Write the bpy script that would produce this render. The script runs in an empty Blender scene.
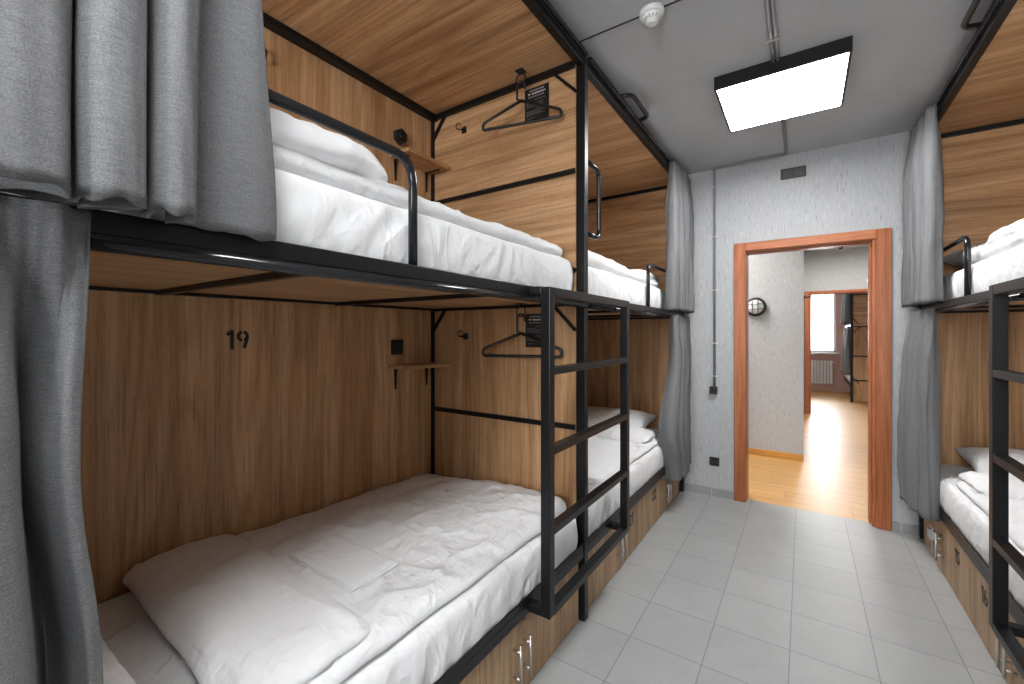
import bpy, bmesh, math, random
from mathutils import Vector, noise, Matrix
S = bpy.context.scene
COL = S.collection
random.seed(7)

# ------------------------------------------------------------------ camera
cam_d = bpy.data.cameras.new('camera'); cam = bpy.data.objects.new('camera', cam_d); COL.objects.link(cam)
cam.location = (0, 0, 1.38); cam.rotation_euler = (math.pi/2, 0, math.radians(34.15))
cam_d.sensor_width = 36; cam_d.lens = 36*430/1024; cam_d.shift_y = -8.3/1024
cam_d.clip_start = 0.02; cam_d.clip_end = 100
S.camera = cam
# ------------------------------------------------------------------ world and exposure
w = bpy.data.worlds.new('world'); S.world = w; w.use_nodes = True
bg = w.node_tree.nodes['Background']; bg.inputs[0].default_value = (0.86, 0.93, 1, 1); bg.inputs[1].default_value = 5.0
S.view_settings.view_transform = 'Standard'; S.view_settings.look = 'None'
S.view_settings.gamma = 1; S.view_settings.use_curve_mapping = False
S.view_settings.exposure = 0.25

def area(name, loc, rot, sx, sy, power, color=(1, 1, 1)):
    l = bpy.data.lights.new(name, 'AREA'); l.shape = 'RECTANGLE'; l.size = sx; l.size_y = sy
    l.energy = power; l.color = color
    o = bpy.data.objects.new(name, l); COL.objects.link(o); o.location = loc; o.rotation_euler = rot
    return o
PI = math.pi
# daylight entering by the window behind the camera, and by the window of the far room
area('daylight_near_window', (-0.1, -2.75, 1.85), (PI/2, 0, 0), 1.7, 1.5, 100, (0.98, 0.99, 1.0))
area('daylight_far_window', (0.0, 13.1, 1.8), (-PI/2, 0, 0), 1.9, 1.7, 190, (0.93, 0.96, 1.0))
LAMP_E = 33.0      # room ceiling panels
HALL_E = 38.0      # hall ceiling panel and the added corridor panel

# ------------------------------------------------------------------ materials
def newmat(name):
    m = bpy.data.materials.new(name); m.use_nodes = True
    nt = m.node_tree; b = nt.nodes['Principled BSDF']
    return m, nt, b
def N(nt, t, **kw):
    n = nt.nodes.new(t)
    for k, v in kw.items(): setattr(n, k, v)
    return n
def simple(name, col, rough=0.5, metal=0.0, spec=0.5):
    m, nt, b = newmat(name)
    b.inputs['Base Color'].default_value = (*col, 1); b.inputs['Roughness'].default_value = rough
    b.inputs['Metallic'].default_value = metal; b.inputs['Specular IOR Level'].default_value = spec
    return m
def ramp(nt, fac, stops):
    r = N(nt, 'ShaderNodeValToRGB'); cr = r.color_ramp
    while len(cr.elements) < len(stops): cr.elements.new(0.5)
    for e, (p, c) in zip(cr.elements, stops):
        e.position = p; e.color = (*c, 1) if len(c) == 3 else c
    nt.links.new(fac, r.inputs[0]); return r.outputs[0]
def mixc(nt, fac, a, b, mode='MIX'):
    m = N(nt, 'ShaderNodeMix', data_type='RGBA', blend_type=mode)
    for sock, v in ((m.inputs[0], fac), (m.inputs[6], a), (m.inputs[7], b)):
        if isinstance(v, (int, float)): sock.default_value = v
        elif isinstance(v, tuple): sock.default_value = (*v, 1)
        else: nt.links.new(v, sock)
    return m.outputs[2]
def coords(nt, scale, random_shift=True, obj=True):
    tc = N(nt, 'ShaderNodeTexCoord'); mp = N(nt, 'ShaderNodeMapping'); mp.inputs['Scale'].default_value = scale
    src = tc.outputs['Object']
    if random_shift:
        oi = N(nt, 'ShaderNodeObjectInfo'); ml = N(nt, 'ShaderNodeVectorMath', operation='MULTIPLY')
        cb = N(nt, 'ShaderNodeCombineXYZ')
        for i in range(3): nt.links.new(oi.outputs['Random'], cb.inputs[i])
        nt.links.new(cb.outputs[0], ml.inputs[0]); ml.inputs[1].default_value = (7, 5, 9)
        ad = N(nt, 'ShaderNodeVectorMath', operation='ADD'); nt.links.new(src, ad.inputs[0]); nt.links.new(ml.outputs[0], ad.inputs[1])
        src = ad.outputs[0]
    nt.links.new(src, mp.inputs[0]); return mp.outputs[0]
def noise_t(nt, vec, scale, detail=4, rough=0.55, dist=0.0):
    n = N(nt, 'ShaderNodeTexNoise'); n.inputs['Scale'].default_value = scale; n.inputs['Detail'].default_value = detail
    n.inputs['Roughness'].default_value = rough; n.inputs['Distortion'].default_value = dist
    nt.links.new(vec, n.inputs['Vector']); return n.outputs[0]
def bump(nt, b, h, strength, dist=0.002):
    bp = N(nt, 'ShaderNodeBump'); bp.inputs['Strength'].default_value = strength; bp.inputs['Distance'].default_value = dist
    nt.links.new(h, bp.inputs['Height']); nt.links.new(bp.outputs[0], b.inputs['Normal'])

def wood(name, axis, dark, mid, light, rough=0.42):
    """oak laminate, grain along axis 0/1/2"""
    m, nt, b = newmat(name)
    def sc(across, along):
        v = [across]*3; v[axis] = along; return tuple(v)
    broad = noise_t(nt, coords(nt, sc(5.0, 0.32)), 1.6, 2, 0.5, 0.9)          # cathedral figure
    fn_ = noise_t(nt, coords(nt, sc(2.6, 0.22)), 1.5, 1.5, 0.45, 0.25)
    mu = N(nt, 'ShaderNodeMath', operation='MULTIPLY'); nt.links.new(fn_, mu.inputs[0]); mu.inputs[1].default_value = 95.0
    sn = N(nt, 'ShaderNodeMath', operation='SINE'); nt.links.new(mu.outputs[0], sn.inputs[0])
    rg = N(nt, 'ShaderNodeMath', operation='MULTIPLY_ADD'); nt.links.new(sn.outputs[0], rg.inputs[0]); rg.inputs[1].default_value = .5; rg.inputs[2].default_value = .5
    streak = noise_t(nt, coords(nt, sc(17, 0.5)), 1.3, 3, 0.6, 0.3)
    fibre = noise_t(nt, coords(nt, sc(60, 1.6)), 2.0, 6, 0.68)
    pore = noise_t(nt, coords(nt, sc(230, 9)), 1.4, 2, 0.5)
    saw = noise_t(nt, coords(nt, sc(16, 160)), 1.0, 2, 0.5)
    c = ramp(nt, broad, [(0.30, dark), (0.50, mid), (0.70, light)])
    f2 = ramp(nt, rg.outputs[0], [(0.0, (0.78, 0.73, 0.68)), (0.35, (0.95, 0.94, 0.92)), (0.7, (1.0, 1.0, 1.0)), (1.0, (1.05, 1.05, 1.05))])
    c = mixc(nt, 0.60, c, f2, 'MULTIPLY')
    c = mixc(nt, 0.85, c, ramp(nt, streak, [(0.30, (0.72, 0.68, 0.64)), (0.50, (0.98, 0.97, 0.96)), (0.70, (1.14, 1.13, 1.12))]), 'MULTIPLY')
    f3 = ramp(nt, fibre, [(0.32, (0.52, 0.47, 0.43)), (0.48, (0.95, 0.94, 0.93)), (0.75, (1.15, 1.14, 1.13))])
    c = mixc(nt, 0.75, c, f3, 'MULTIPLY')
    f4 = ramp(nt, pore, [(0.28, (0.55, 0.5, 0.46)), (0.42, (1, 1, 1))])
    c = mixc(nt, 0.55, c, f4, 'MULTIPLY')
    f5 = ramp(nt, saw, [(0.30, (0.90, 0.89, 0.88)), (0.5, (1.02, 1.02, 1.02))])
    c = mixc(nt, 0.55, c, f5, 'MULTIPLY')
    nt.links.new(c, b.inputs['Base Color']); b.inputs['Roughness'].default_value = rough
    b.inputs['Specular IOR Level'].default_value = 0.3
    bump(nt, b, fibre, 0.15, 0.001)
    return m
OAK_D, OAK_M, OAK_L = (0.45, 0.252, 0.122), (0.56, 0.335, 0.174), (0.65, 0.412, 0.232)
M = {}
M['oak_x'] = wood('oak_grain_x', 0, OAK_D, OAK_M, OAK_L)
M['oak_y'] = wood('oak_grain_y', 1, OAK_D, OAK_M, OAK_L)
M['oak_z'] = wood('oak_grain_z', 2, OAK_D, OAK_M, OAK_L)
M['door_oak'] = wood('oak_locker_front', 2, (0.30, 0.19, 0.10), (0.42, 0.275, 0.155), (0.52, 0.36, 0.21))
M['orange_z'] = wood('orange_beech_upright', 2, (0.36, 0.115, 0.042), (0.41, 0.135, 0.052), (0.46, 0.160, 0.064), 0.35)
M['orange_x'] = wood('orange_beech_lintel', 0, (0.36, 0.115, 0.042), (0.41, 0.135, 0.052), (0.46, 0.160, 0.064), 0.35)
M['skirt_wood'] = wood('honey_wood_skirting', 0, (0.55, 0.25, 0.05), (0.62, 0.30, 0.07), (0.68, 0.34, 0.09), 0.35)
M['metal'] = simple('black_powder_coated_steel', (0.007, 0.007, 0.008), 0.36, 0.0, 0.32)
M['rod'] = simple('black_gloss_tube', (0.012, 0.012, 0.014), 0.16)
M['plastic'] = simple('black_plastic', (0.012, 0.012, 0.012), 0.4)
M['ink'] = simple('black_stencil_paint', (0.012, 0.011, 0.010), 0.6)
M['steel'] = simple('brushed_steel', (0.62, 0.62, 0.62), 0.28, 1.0)
M['padlock'] = simple('dull_zinc', (0.42, 0.44, 0.46), 0.4, 0.7)
M['brass'] = simple('brass_lock', (0.55, 0.36, 0.16), 0.35, 0.9)
M['white_plastic'] = simple('white_plastic', (0.78, 0.78, 0.76), 0.4)
M['print'] = simple('pale_print', (0.62, 0.62, 0.62), 0.6)
M['dim_print'] = simple('grey_print', (0.20, 0.20, 0.20), 0.6)
M['pipe'] = simple('grey_conduit', (0.24, 0.24, 0.245), 0.4)
M['radiator'] = simple('white_enamel', (0.8, 0.8, 0.8), 0.35)
M['frosted'] = simple('frosted_lamp_glass', (0.75, 0.76, 0.76), 0.25)

def cotton():
    m, nt, b = newmat('white_cotton')
    b.inputs['Base Color'].default_value = (0.83, 0.83, 0.835, 1); b.inputs['Roughness'].default_value = 0.95
    b.inputs['Specular IOR Level'].default_value = 0.15
    def crease(vec, sc, k, dist):
        n = noise_t(nt, vec, sc, 2.5, 0.5, dist)
        a = N(nt, 'ShaderNodeMath', operation='SUBTRACT'); nt.links.new(n, a.inputs[0]); a.inputs[1].default_value = .5
        b_ = N(nt, 'ShaderNodeMath', operation='ABSOLUTE'); nt.links.new(a.outputs[0], b_.inputs[0])
        c = N(nt, 'ShaderNodeMath', operation='MULTIPLY_ADD'); nt.links.new(b_.outputs[0], c.inputs[0]); c.inputs[1].default_value = -k; c.inputs[2].default_value = 1.0; c.use_clamp = True
        return c.outputs[0]
    def add(a, b_, f):
        m_ = N(nt, 'ShaderNodeMath', operation='MULTIPLY_ADD'); nt.links.new(b_, m_.inputs[0]); m_.inputs[1].default_value = f; nt.links.new(a, m_.inputs[2]); return m_.outputs[0]
    rot = N(nt, 'ShaderNodeMapping'); rot.inputs['Rotation'].default_value = (0, 0, .7); rot.inputs['Scale'].default_value = (1.0, 2.4, 1.5); nt.links.new(coords(nt, (1, 1, 1)), rot.inputs[0])
    h = crease(coords(nt, (1.2, .8, 1)), 5.0, 9, .8)
    h = add(h, crease(rot.outputs[0], 4.0, 8, .6), .8)
    h = add(h, crease(coords(nt, (3, 1.2, .6)), 9.0, 7, .5), .5)
    h = add(h, noise_t(nt, coords(nt, (1, 1, 1)), 12, 4, 0.6, 1.0), .9)
    bump(nt, b, h, 0.5, 0.006)
    return m
M['cotton'] = cotton()
def curtain_cloth():
    m, nt, b = newmat('grey_melange_curtain')
    a = noise_t(nt, coords(nt, (420, 420, 1500)), 1, 2, 0.6)
    h = noise_t(nt, coords(nt, (45, 45, 1100)), 1, 3, 0.6)
    v = noise_t(nt, coords(nt, (900, 900, 60)), 1, 2, 0.6)
    big = noise_t(nt, coords(nt, (3, 3, 3)), 1, 3, 0.6)
    c = ramp(nt, a, [(0.25, (0.105, 0.106, 0.110)), (0.5, (0.185, 0.187, 0.191)), (0.75, (0.30, 0.302, 0.306))])
    c = mixc(nt, 0.8, c, ramp(nt, h, [(0.3, (0.68, 0.68, 0.68)), (0.7, (1.2, 1.2, 1.2))]), 'MULTIPLY')
    c = mixc(nt, 0.35, c, ramp(nt, v, [(0.3, (0.7, 0.7, 0.7)), (0.7, (1.2, 1.2, 1.2))]), 'MULTIPLY')
    c = mixc(nt, 0.3, c, ramp(nt, big, [(0.3, (0.85, 0.85, 0.85)), (0.7, (1.1, 1.1, 1.1))]), 'MULTIPLY')
    nt.links.new(c, b.inputs['Base Color']); b.inputs['Roughness'].default_value = 0.95; b.inputs['Specular IOR Level'].default_value = 0.1
    bump(nt, b, a, 0.4, 0.001)
    return m
M['curtain'] = curtain_cloth()
def wallpaper():
    m, nt, b = newmat('grey_rustic_wallpaper')
    s = noise_t(nt, coords(nt, (120, 120, 17), False), 1, 2, 0.55)
    big = noise_t(nt, coords(nt, (1.5, 1.5, 1.5), False), 1, 2, 0.5)
    c = ramp(nt, s, [(0.26, (0.25, 0.25, 0.255)), (0.35, (0.385, 0.388, 0.393)), (0.62, (0.425, 0.428, 0.433)), (0.72, (0.50, 0.50, 0.505))])
    c = mixc(nt, 0.35, c, ramp(nt, big, [(0.3, (0.88, 0.88, 0.88)), (0.7, (1.08, 1.08, 1.08))]), 'MULTIPLY')
    nt.links.new(c, b.inputs['Base Color']); b.inputs['Roughness'].default_value = 0.8
    bump(nt, b, s, 0.35, 0.003)
    return m
M['wallpaper'] = wallpaper()
def ceiling_m():
    m, nt, b = newmat('grey_painted_ceiling')
    n = noise_t(nt, coords(nt, (1, 1, 1), False), 2.5, 4, 0.6)
    c = ramp(nt, n, [(0.3, (0.395, 0.408, 0.418)), (0.7, (0.435, 0.448, 0.458))])
    nt.links.new(c, b.inputs['Base Color']); b.inputs['Roughness'].default_value = 0.6
    return m
M['ceiling'] = ceiling_m()
def grid_mat(name, px, py, ox, oy, gap, tile_stops, grout, rough, offset_rows=0.0, plank=False):
    m, nt, b = newmat(name)
    geo = N(nt, 'ShaderNodeNewGeometry'); sp = N(nt, 'ShaderNodeSeparateXYZ'); nt.links.new(geo.outputs['Position'], sp.inputs[0])
    def mth(op, a, c=None):
        n = N(nt, 'ShaderNodeMath', operation=op)
        for i, v in enumerate((a, c)):
            if v is None: continue
            if isinstance(v, (int, float)): n.inputs[i].default_value = v
            else: nt.links.new(v, n.inputs[i])
        return n.outputs[0]
    v = mth('DIVIDE', mth('SUBTRACT', sp.outputs[1], oy), py); row = mth('FLOOR', v)
    u = mth('DIVIDE', mth('SUBTRACT', sp.outputs[0], ox), px)
    if offset_rows:
        u = mth('ADD', u, mth('MULTIPLY', row, offset_rows))
    fu = mth('FRACT', u); fv = mth('FRACT', v); cu = mth('FLOOR', u)
    du = mth('MULTIPLY', mth('MINIMUM', fu, mth('SUBTRACT', 1.0, fu)), px); dv = mth('MULTIPLY', mth('MINIMUM', fv, mth('SUBTRACT', 1.0, fv)), py)
    d = mth('MINIMUM', du, dv); g = mth('LESS_THAN', d, gap/2)
    cb = N(nt, 'ShaderNodeCombineXYZ'); nt.links.new(cu, cb.inputs[0]); nt.links.new(row, cb.inputs[1])
    wn = N(nt, 'ShaderNodeTexWhiteNoise'); nt.links.new(cb.outputs[0], wn.inputs['Vector'])
    if plank:
        ad = N(nt, 'ShaderNodeVectorMath', operation='MULTIPLY_ADD'); nt.links.new(wn.outputs[1], ad.inputs[0]); ad.inputs[1].default_value = (9, 9, 9)
        mp = N(nt, 'ShaderNodeMapping'); mp.inputs['Scale'].default_value = (1.6, 22, 1); nt.links.new(geo.outputs['Position'], mp.inputs[0]); nt.links.new(mp.outputs[0], ad.inputs[2])
        n = noise_t(nt, ad.outputs[0], 1.4, 5, 0.6, 0.4)
    else:
        n = noise_t(nt, geo.outputs['Position'], 5, 6, 0.7)
    c = ramp(nt, n, tile_stops)
    c = mixc(nt, 0.5, c, ramp(nt, wn.outputs[0], [(0, (0.90, 0.90, 0.90)), (1, (1.07, 1.07, 1.07))]), 'MULTIPLY')
    c = mixc(nt, g, c, grout)
    nt.links.new(c, b.inputs['Base Color'])
    nt.links.new(ramp(nt, n, [(0.3, (rough,)*3), (0.7, (rough+0.08,)*3)]), b.inputs['Roughness'])
    bh = mth('SUBTRACT', 1.0, g); bump(nt, b, bh, 0.3, 0.001)
    return m
M['tile'] = grid_mat('grey_ceramic_tile', 0.3025, 0.3065, -0.05, 1.925, 0.004, [(0.35, (0.335, 0.340, 0.335)), (0.65, (0.375, 0.38, 0.375))], (0.20, 0.20, 0.195), 0.38)
M['laminate'] = grid_mat('honey_laminate', 1.2, 0.195, 0.31, 4.07, 0.0025, [(0.30, (0.46, 0.225, 0.065)), (0.5, (0.60, 0.33, 0.115)), (0.72, (0.66, 0.40, 0.16))], (0.20, 0.10, 0.03), 0.34, 0.37, True)
M['baseboard'] = grid_mat('grey_baseboard_tile', 0.3025, 5.0, 0.56, 2.0, 0.004, [(0.35, (0.25, 0.25, 0.245)), (0.65, (0.29, 0.29, 0.285))], (0.5, 0.5, 0.49), 0.4)
def emis(name, col, s):
    m, nt, b = newmat(name)
    b.inputs['Base Color'].default_value = (0.8, 0.8, 0.8, 1)
    b.inputs['Emission Color'].default_value = (*col, 1); b.inputs['Emission Strength'].default_value = s
    return m
M['diffuser'] = emis('lit_white_diffuser', (0.975, 0.99, 1.0), LAMP_E)
M['hall_diffuser'] = emis('lit_hall_diffuser', (1.0, 0.97, 0.92), HALL_E)
def glass():
    m, nt, b = newmat('window_glass'); nt.nodes.remove(b)
    t = N(nt, 'ShaderNodeBsdfTransparent'); g = N(nt, 'ShaderNodeBsdfGlossy'); g.inputs['Roughness'].default_value = 0.02
    fr = N(nt, 'ShaderNodeFresnel'); mx = N(nt, 'ShaderNodeMixShader')
    nt.links.new(fr.outputs[0], mx.inputs[0]); nt.links.new(t.outputs[0], mx.inputs[1]); nt.links.new(g.outputs[0], mx.inputs[2])
    nt.links.new(mx.outputs[0], nt.nodes['Material Output'].inputs[0]); return m
M['glass'] = glass()

# ------------------------------------------------------------------ mesh helpers
ORIG = {}
class MB:
    def __init__(s): s.bm = bmesh.new()
    def box(s, x0, x1, y0, y1, z0, z1):
        x0, x1 = sorted((x0, x1)); y0, y1 = sorted((y0, y1)); z0, z1 = sorted((z0, z1))
        v = [s.bm.verts.new((x, y, z)) for x in (x0, x1) for y in (y0, y1) for z in (z0, z1)]
        for f in ((0, 1, 3, 2), (4, 6, 7, 5), (0, 4, 5, 1), (2, 3, 7, 6), (0, 2, 6, 4), (1, 5, 7, 3)): s.bm.faces.new([v[i] for i in f])
        return s
    def tube(s, pts, r, n=10, closed=False):
        pts = [Vector(p) for p in pts]; rings = []
        L = len(pts); up = None
        for i, p in enumerate(pts):
            if closed: d = pts[(i+1) % L]-pts[i-1]
            else: d = pts[min(i+1, L-1)]-pts[max(i-1, 0)]
            d.normalize()
            if up is None: up = Vector((0, 0, 1)) if abs(d.z) < 0.9 else Vector((1, 0, 0))
            a = up.cross(d)
            if a.length < 1e-4: a = Vector((1, 0, 0)).cross(d)
            a.normalize(); b = d.cross(a); up = b
            rr = r[i] if isinstance(r, (list, tuple)) else r
            rings.append([s.bm.verts.new(p+(a*math.cos(t)+b*math.sin(t))*rr) for t in (2*PI*k/n for k in range(n))])
        for i in range(L if closed else L-1):
            A, B = rings[i], rings[(i+1) % L]
            for k in range(n):
                f = s.bm.faces.new((A[k], A[(k+1) % n], B[(k+1) % n], B[k])); f.smooth = True
        if not closed:
            s.bm.faces.new(rings[0][::-1]); s.bm.faces.new(rings[-1])
        return s
    def lathe(s, c, axis, prof, n=28):
        """prof: (radius, height along axis)"""
        c = Vector(c); ax = Vector(axis).normalized(); a = ax.orthogonal().normalized(); b = ax.cross(a); rings = []
        for r, h in prof:
            rings.append([s.bm.verts.new(c+ax*h+(a*math.cos(2*PI*k/n)+b*math.sin(2*PI*k/n))*max(r, 1e-5)) for k in range(n)])
        for A, B in zip(rings, rings[1:]):
            for k in range(n): s.bm.faces.new((A[k], A[(k+1) % n], B[(k+1) % n], B[k])).smooth = True
        s.bm.faces.new(rings[0][::-1]); s.bm.faces.new(rings[-1]); return s
    def bar(s, p, q, w, h):
        """rectangular bar between two points"""
        p, q = Vector(p), Vector(q); d = (q-p).normalized(); ref = Vector((0, 0, 1)) if abs(d.z) < 0.95 else Vector((0, 1, 0))
        a = d.cross(ref).normalized()*w/2; b = d.cross(a).normalized()*h/2
        A = [s.bm.verts.new(p+x) for x in (a+b, a-b, -a-b, -a+b)]; B = [s.bm.verts.new(q+x) for x in (a+b, a-b, -a-b, -a+b)]
        for k in range(4): s.bm.faces.new((A[k], A[(k+1) % 4], B[(k+1) % 4], B[k]))
        s.bm.faces.new(A[::-1]); s.bm.faces.new(B); return s
    def prism(s, poly, ext):
        ext = Vector(ext); A = [s.bm.verts.new(Vector(p)) for p in poly]; B = [s.bm.verts.new(Vector(p)+ext) for p in poly]
        n = len(A)
        for k in range(n): s.bm.faces.new((A[k], A[(k+1) % n], B[(k+1) % n], B[k]))
        s.bm.faces.new(A[::-1]); s.bm.faces.new(B); return s
    def build(s, name, mat, parent=None, bevel=0.0, kind=None, label=None, smooth=False):
        bm = s.bm; bmesh.ops.recalc_face_normals(bm, faces=bm.faces)
        if parent is not None: org = ORIG[parent.name]
        else:
            xs = [v.co.x for v in bm.verts]; ys = [v.co.y for v in bm.verts]; zs = [v.co.z for v in bm.verts]
            org = Vector(((min(xs)+max(xs))/2, (min(ys)+max(ys))/2, min(zs)))
        bmesh.ops.translate(bm, verts=bm.verts, vec=-org)
        if smooth:
            for f in bm.faces: f.smooth = True
        me = bpy.data.meshes.new(name); bm.to_mesh(me); bm.free()
        me.materials.append(M[mat] if isinstance(mat, str) else mat)
        o = bpy.data.objects.new(name, me); COL.objects.link(o); ORIG[o.name] = org
        if parent is not None: o.parent = parent
        else: o.location = org
        if bevel:
            md = o.modifiers.new('bevel', 'BEVEL'); md.width = bevel; md.segments = 2; md.limit_method = 'ANGLE'
        if kind: o['kind'] = kind
        if label: o['label'] = label
        return o
def thing(name, loc, label, cat, group=None, kind=None):
    o = bpy.data.objects.new(name, None); COL.objects.link(o); o.location = loc; o.empty_display_size = 0.05
    ORIG[o.name] = Vector(loc); o['label'] = label; o['category'] = cat
    if group: o['group'] = group
    return o
def tag(o, label, cat, group=None):
    o['label'] = label; o['category'] = cat
    if group: o['group'] = group
    return o
def struct(mb, name, mat, **kw):
    return mb.build(name, mat, kind='structure', **kw)
def arc(c, r, a0, a1, n, ex, ez):
    c = Vector(c); ex = Vector(ex); ez = Vector(ez)
    return [c+ex*r*math.cos(a0+(a1-a0)*k/n)+ez*r*math.sin(a0+(a1-a0)*k/n) for k in range(n+1)]
def fillet(pts, r, n=6):
    """round the corners of a polyline"""
    pts = [Vector(p) for p in pts]; out = [pts[0]]
    for a, b, c in zip(pts, pts[1:], pts[2:]):
        u = (a-b); v = (c-b); rr = min(r, u.length*0.49, v.length*0.49); p0 = b+u.normalized()*rr; p1 = b+v.normalized()*rr
        for k in range(n+1):
            t = k/n; out.append(p0*(1-t)**2+b*2*t*(1-t)+p1*t*t)
    out.append(pts[-1]); return out

# ------------------------------------------------------------------ the setting
X0, X1, Y0, Y1, ZC = -1.90, 1.69, -2.6, 4.00, 2.78
struct(MB().box(X0-.1, X1+.1, Y0-.12, 4.07, -.1, 0), 'floor', 'tile')
struct(MB().box(X0-.1, X1+.1, Y0-.12, 4.12, ZC, ZC+.1), 'ceiling', 'ceiling')
struct(MB().box(X0-.1, X0, Y0-.12, 4.12, 0, ZC), 'wall_left', 'wallpaper')
struct(MB().box(X1, X1+.1, Y0-.12, 4.12, 0, ZC), 'wall_right', 'wallpaper')
DX0, DX1, DZ = -0.402, 0.435, 2.07        # rough opening of the doorway
far = MB(); far.box(X0, DX0, Y1, 4.12, 0, ZC); far.box(DX1, X1, Y1, 4.12, 0, ZC); far.box(DX0, DX1, Y1, 4.12, DZ, ZC)
struct(far, 'wall_far', 'wallpaper')
WX0, WX1, WZ0, WZ1 = -0.95, 0.75, 1.1, 2.6
nb = MB(); nb.box(X0, WX0, Y0-.12, Y0, 0, ZC); nb.box(WX1, X1, Y0-.12, Y0, 0, ZC); nb.box(WX0, WX1, Y0-.12, Y0, 0, WZ0); nb.box(WX0, WX1, Y0-.12, Y0, WZ1, ZC)
struct(nb, 'wall_near', 'wallpaper')
def window(name, x0, x1, z0, z1, y, inward):
    r = MB(); f = 0.05
    for a in ((x0, x0+f, z0, z1), (x1-f, x1, z0, z1), (x0, x1, z0, z0+f), (x0, x1, z1-f, z1), ((x0+x1)/2-f/2, (x0+x1)/2+f/2, z0, z1)):
        r.box(a[0], a[1], y-.03, y+.03, a[2], a[3])
    o = struct(r, name, 'radiator')
    MB().box(x0+f, x1-f, y-.003, y+.003, z0+f, z1-f).build('pane', 'glass', o)
    MB().box(x0-.05, x1+.05, y, y+inward*.22, z0-.03, z0).build('window_sill', 'radiator', o)
    return o
window('window_1', WX0, WX1, WZ0, WZ1, Y0-.06, 1)
# hall, corridor and the far room
hf = struct(MB().box(-2.2, 2.3, 4.07, 12.92, -.1, 0), 'floor', 'laminate')
struct(MB().box(-2.2, 2.3, 4.12, 12.92, 2.80, 2.9), 'ceiling', simple('white_hall_ceiling', (0.6, 0.6, 0.6), 0.7))
struct(MB().box(-2.2, 0.0, 5.62, 9.0, 0, 2.8), 'wall_hall', 'wallpaper')
struct(MB().box(-2.3, -2.2, 4.12, 12.92, 0, 2.8), 'wall_hall_left', 'wallpaper')
struct(MB().box(1.25, 2.4, 4.12, 9.0, 0, 2.8), 'wall_hall_right', 'wallpaper')
struct(MB().box(2.3, 2.4, 9.0, 12.92, 0, 2.8), 'wall_room_right', 'wallpaper')
D2a, D2b = 0.06, 0.98
w2 = MB(); w2.box(-2.2, D2a, 9.0, 9.12, 0, 2.8); w2.box(D2b, 2.3, 9.0, 9.12, 0, 2.8); w2.box(D2a, D2b, 9.0, 9.12, 2.07, 2.8)
struct(w2, 'wall_room_near', 'wallpaper')
F0, F1 = -1.0, 0.64
w3 = MB(); w3.box(-2.2, F0, 12.8, 12.92, 0, 2.8); w3.box(F1, 2.3, 12.8, 12.92, 0, 2.8); w3.box(F0, F1, 12.8, 12.92, 0, 0.93); w3.box(F0, F1, 12.8, 12.92, 2.6, 2.8)
struct(w3, 'wall_room_far', simple('pinkish_plaster', (0.62, 0.40, 0.34), 0.8))
window('window_2', F0, F1, 0.93, 2.6, 12.86, -1)
struct(MB().box(-2.2, 0.0, 5.605, 5.62, 0, 0.07), 'baseboard_hall', 'skirt_wood', bevel=.003)
struct(MB().box(X0, -0.478, 3.988, 4.0, 0, 0.065), 'baseboard_far', 'baseboard')
struct(MB().box(0.503, X1, 3.988, 4.0, 0, 0.065), 'baseboard_far_right', 'baseboard')
# door frames
def door_frame(name, xa, xb, ztop, yf, yb, cas, depth_in=.026, left=.018):
    """xa..xb clear opening; casing on the near face at yf, jamb through to yb"""
    root = bpy.data.objects.new(name, None); COL.objects.link(root); root.location = (0.5*(xa+xb), yf, 0); root['kind'] = 'structure'
    ORIG[root.name] = Vector(root.location)
    MB().box(xa-cas, xa, yf-depth_in, yf, 0, ztop+cas*.79).build('door_casing', 'orange_z', root, .004)
    MB().box(xb, xb+cas, yf-depth_in, yf, 0, ztop+cas*.79).build('door_casing', 'orange_z', root, .004)
    MB().box(xa, xb, yf-depth_in, yf, ztop, ztop+cas*.79).build('door_casing', 'orange_x', root, .004)
    for a, b in ((xa-.012, xa+left), (xb-.018, xb+.012)):
        MB().box(a, b, yf-.004, yb, 0, ztop+.01).build('door_jamb', 'orange_z', root, .003)
    MB().box(xa+left, xb-.018, yf-.004, yb, ztop-.008, ztop+.01).build('door_jamb', 'orange_x', root, .003)
    for a, b in (((xa+.018, xa+.033), (xb-.033, xb-.018)) if left > .01 else ((xb-.030, xb-.018),)):
        MB().box(a, b, yf+.05, yb-.045, 0, ztop-.008).build('door_stop', 'orange_z', root, .003)
    MB().box(xa+left, xb-.030, yf+.05, yb-.045, ztop-.014, ztop-.008).build('door_stop', 'orange_x', root, .003)
    return root
df = door_frame('door_1', -0.392, 0.424, 2.056, 4.0, 4.17, 0.085, left=.003)
for z in (1.75, 0.35):
    MB().box(0.402, 0.4085, 4.13, 4.165, z-.05, z+.05).tube([(0.402, 4.168, z-.05), (0.402, 4.168, z+.05)], .006).build('hinge', 'steel', df)
df2 = door_frame('door_2', D2a+.012, D2b-.012, 2.06, 9.0, 9.13, 0.06)
# open door leaf of the far room, folded back inside the room beside the opening, with lever handle
dl = thing('door_leaf', (D2a+.02, 9.15, 0), 'orange wooden door leaf standing open inside the far room doorway', 'door')
MB().box(D2a-.0, D2a+.035, 9.16, 9.95, 0.01, 2.03).build('leaf', 'orange_z', dl, .003)
MB().tube(fillet([(D2a+.035, 9.86, 1.0), (D2a+.085, 9.86, 1.0), (D2a+.085, 9.74, 1.0)], .02), .009).lathe((D2a+.035, 9.86, 1.0), (1, 0, 0), [(.022, 0), (.022, .008)]).build('door_handle', 'steel', dl)

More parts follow.
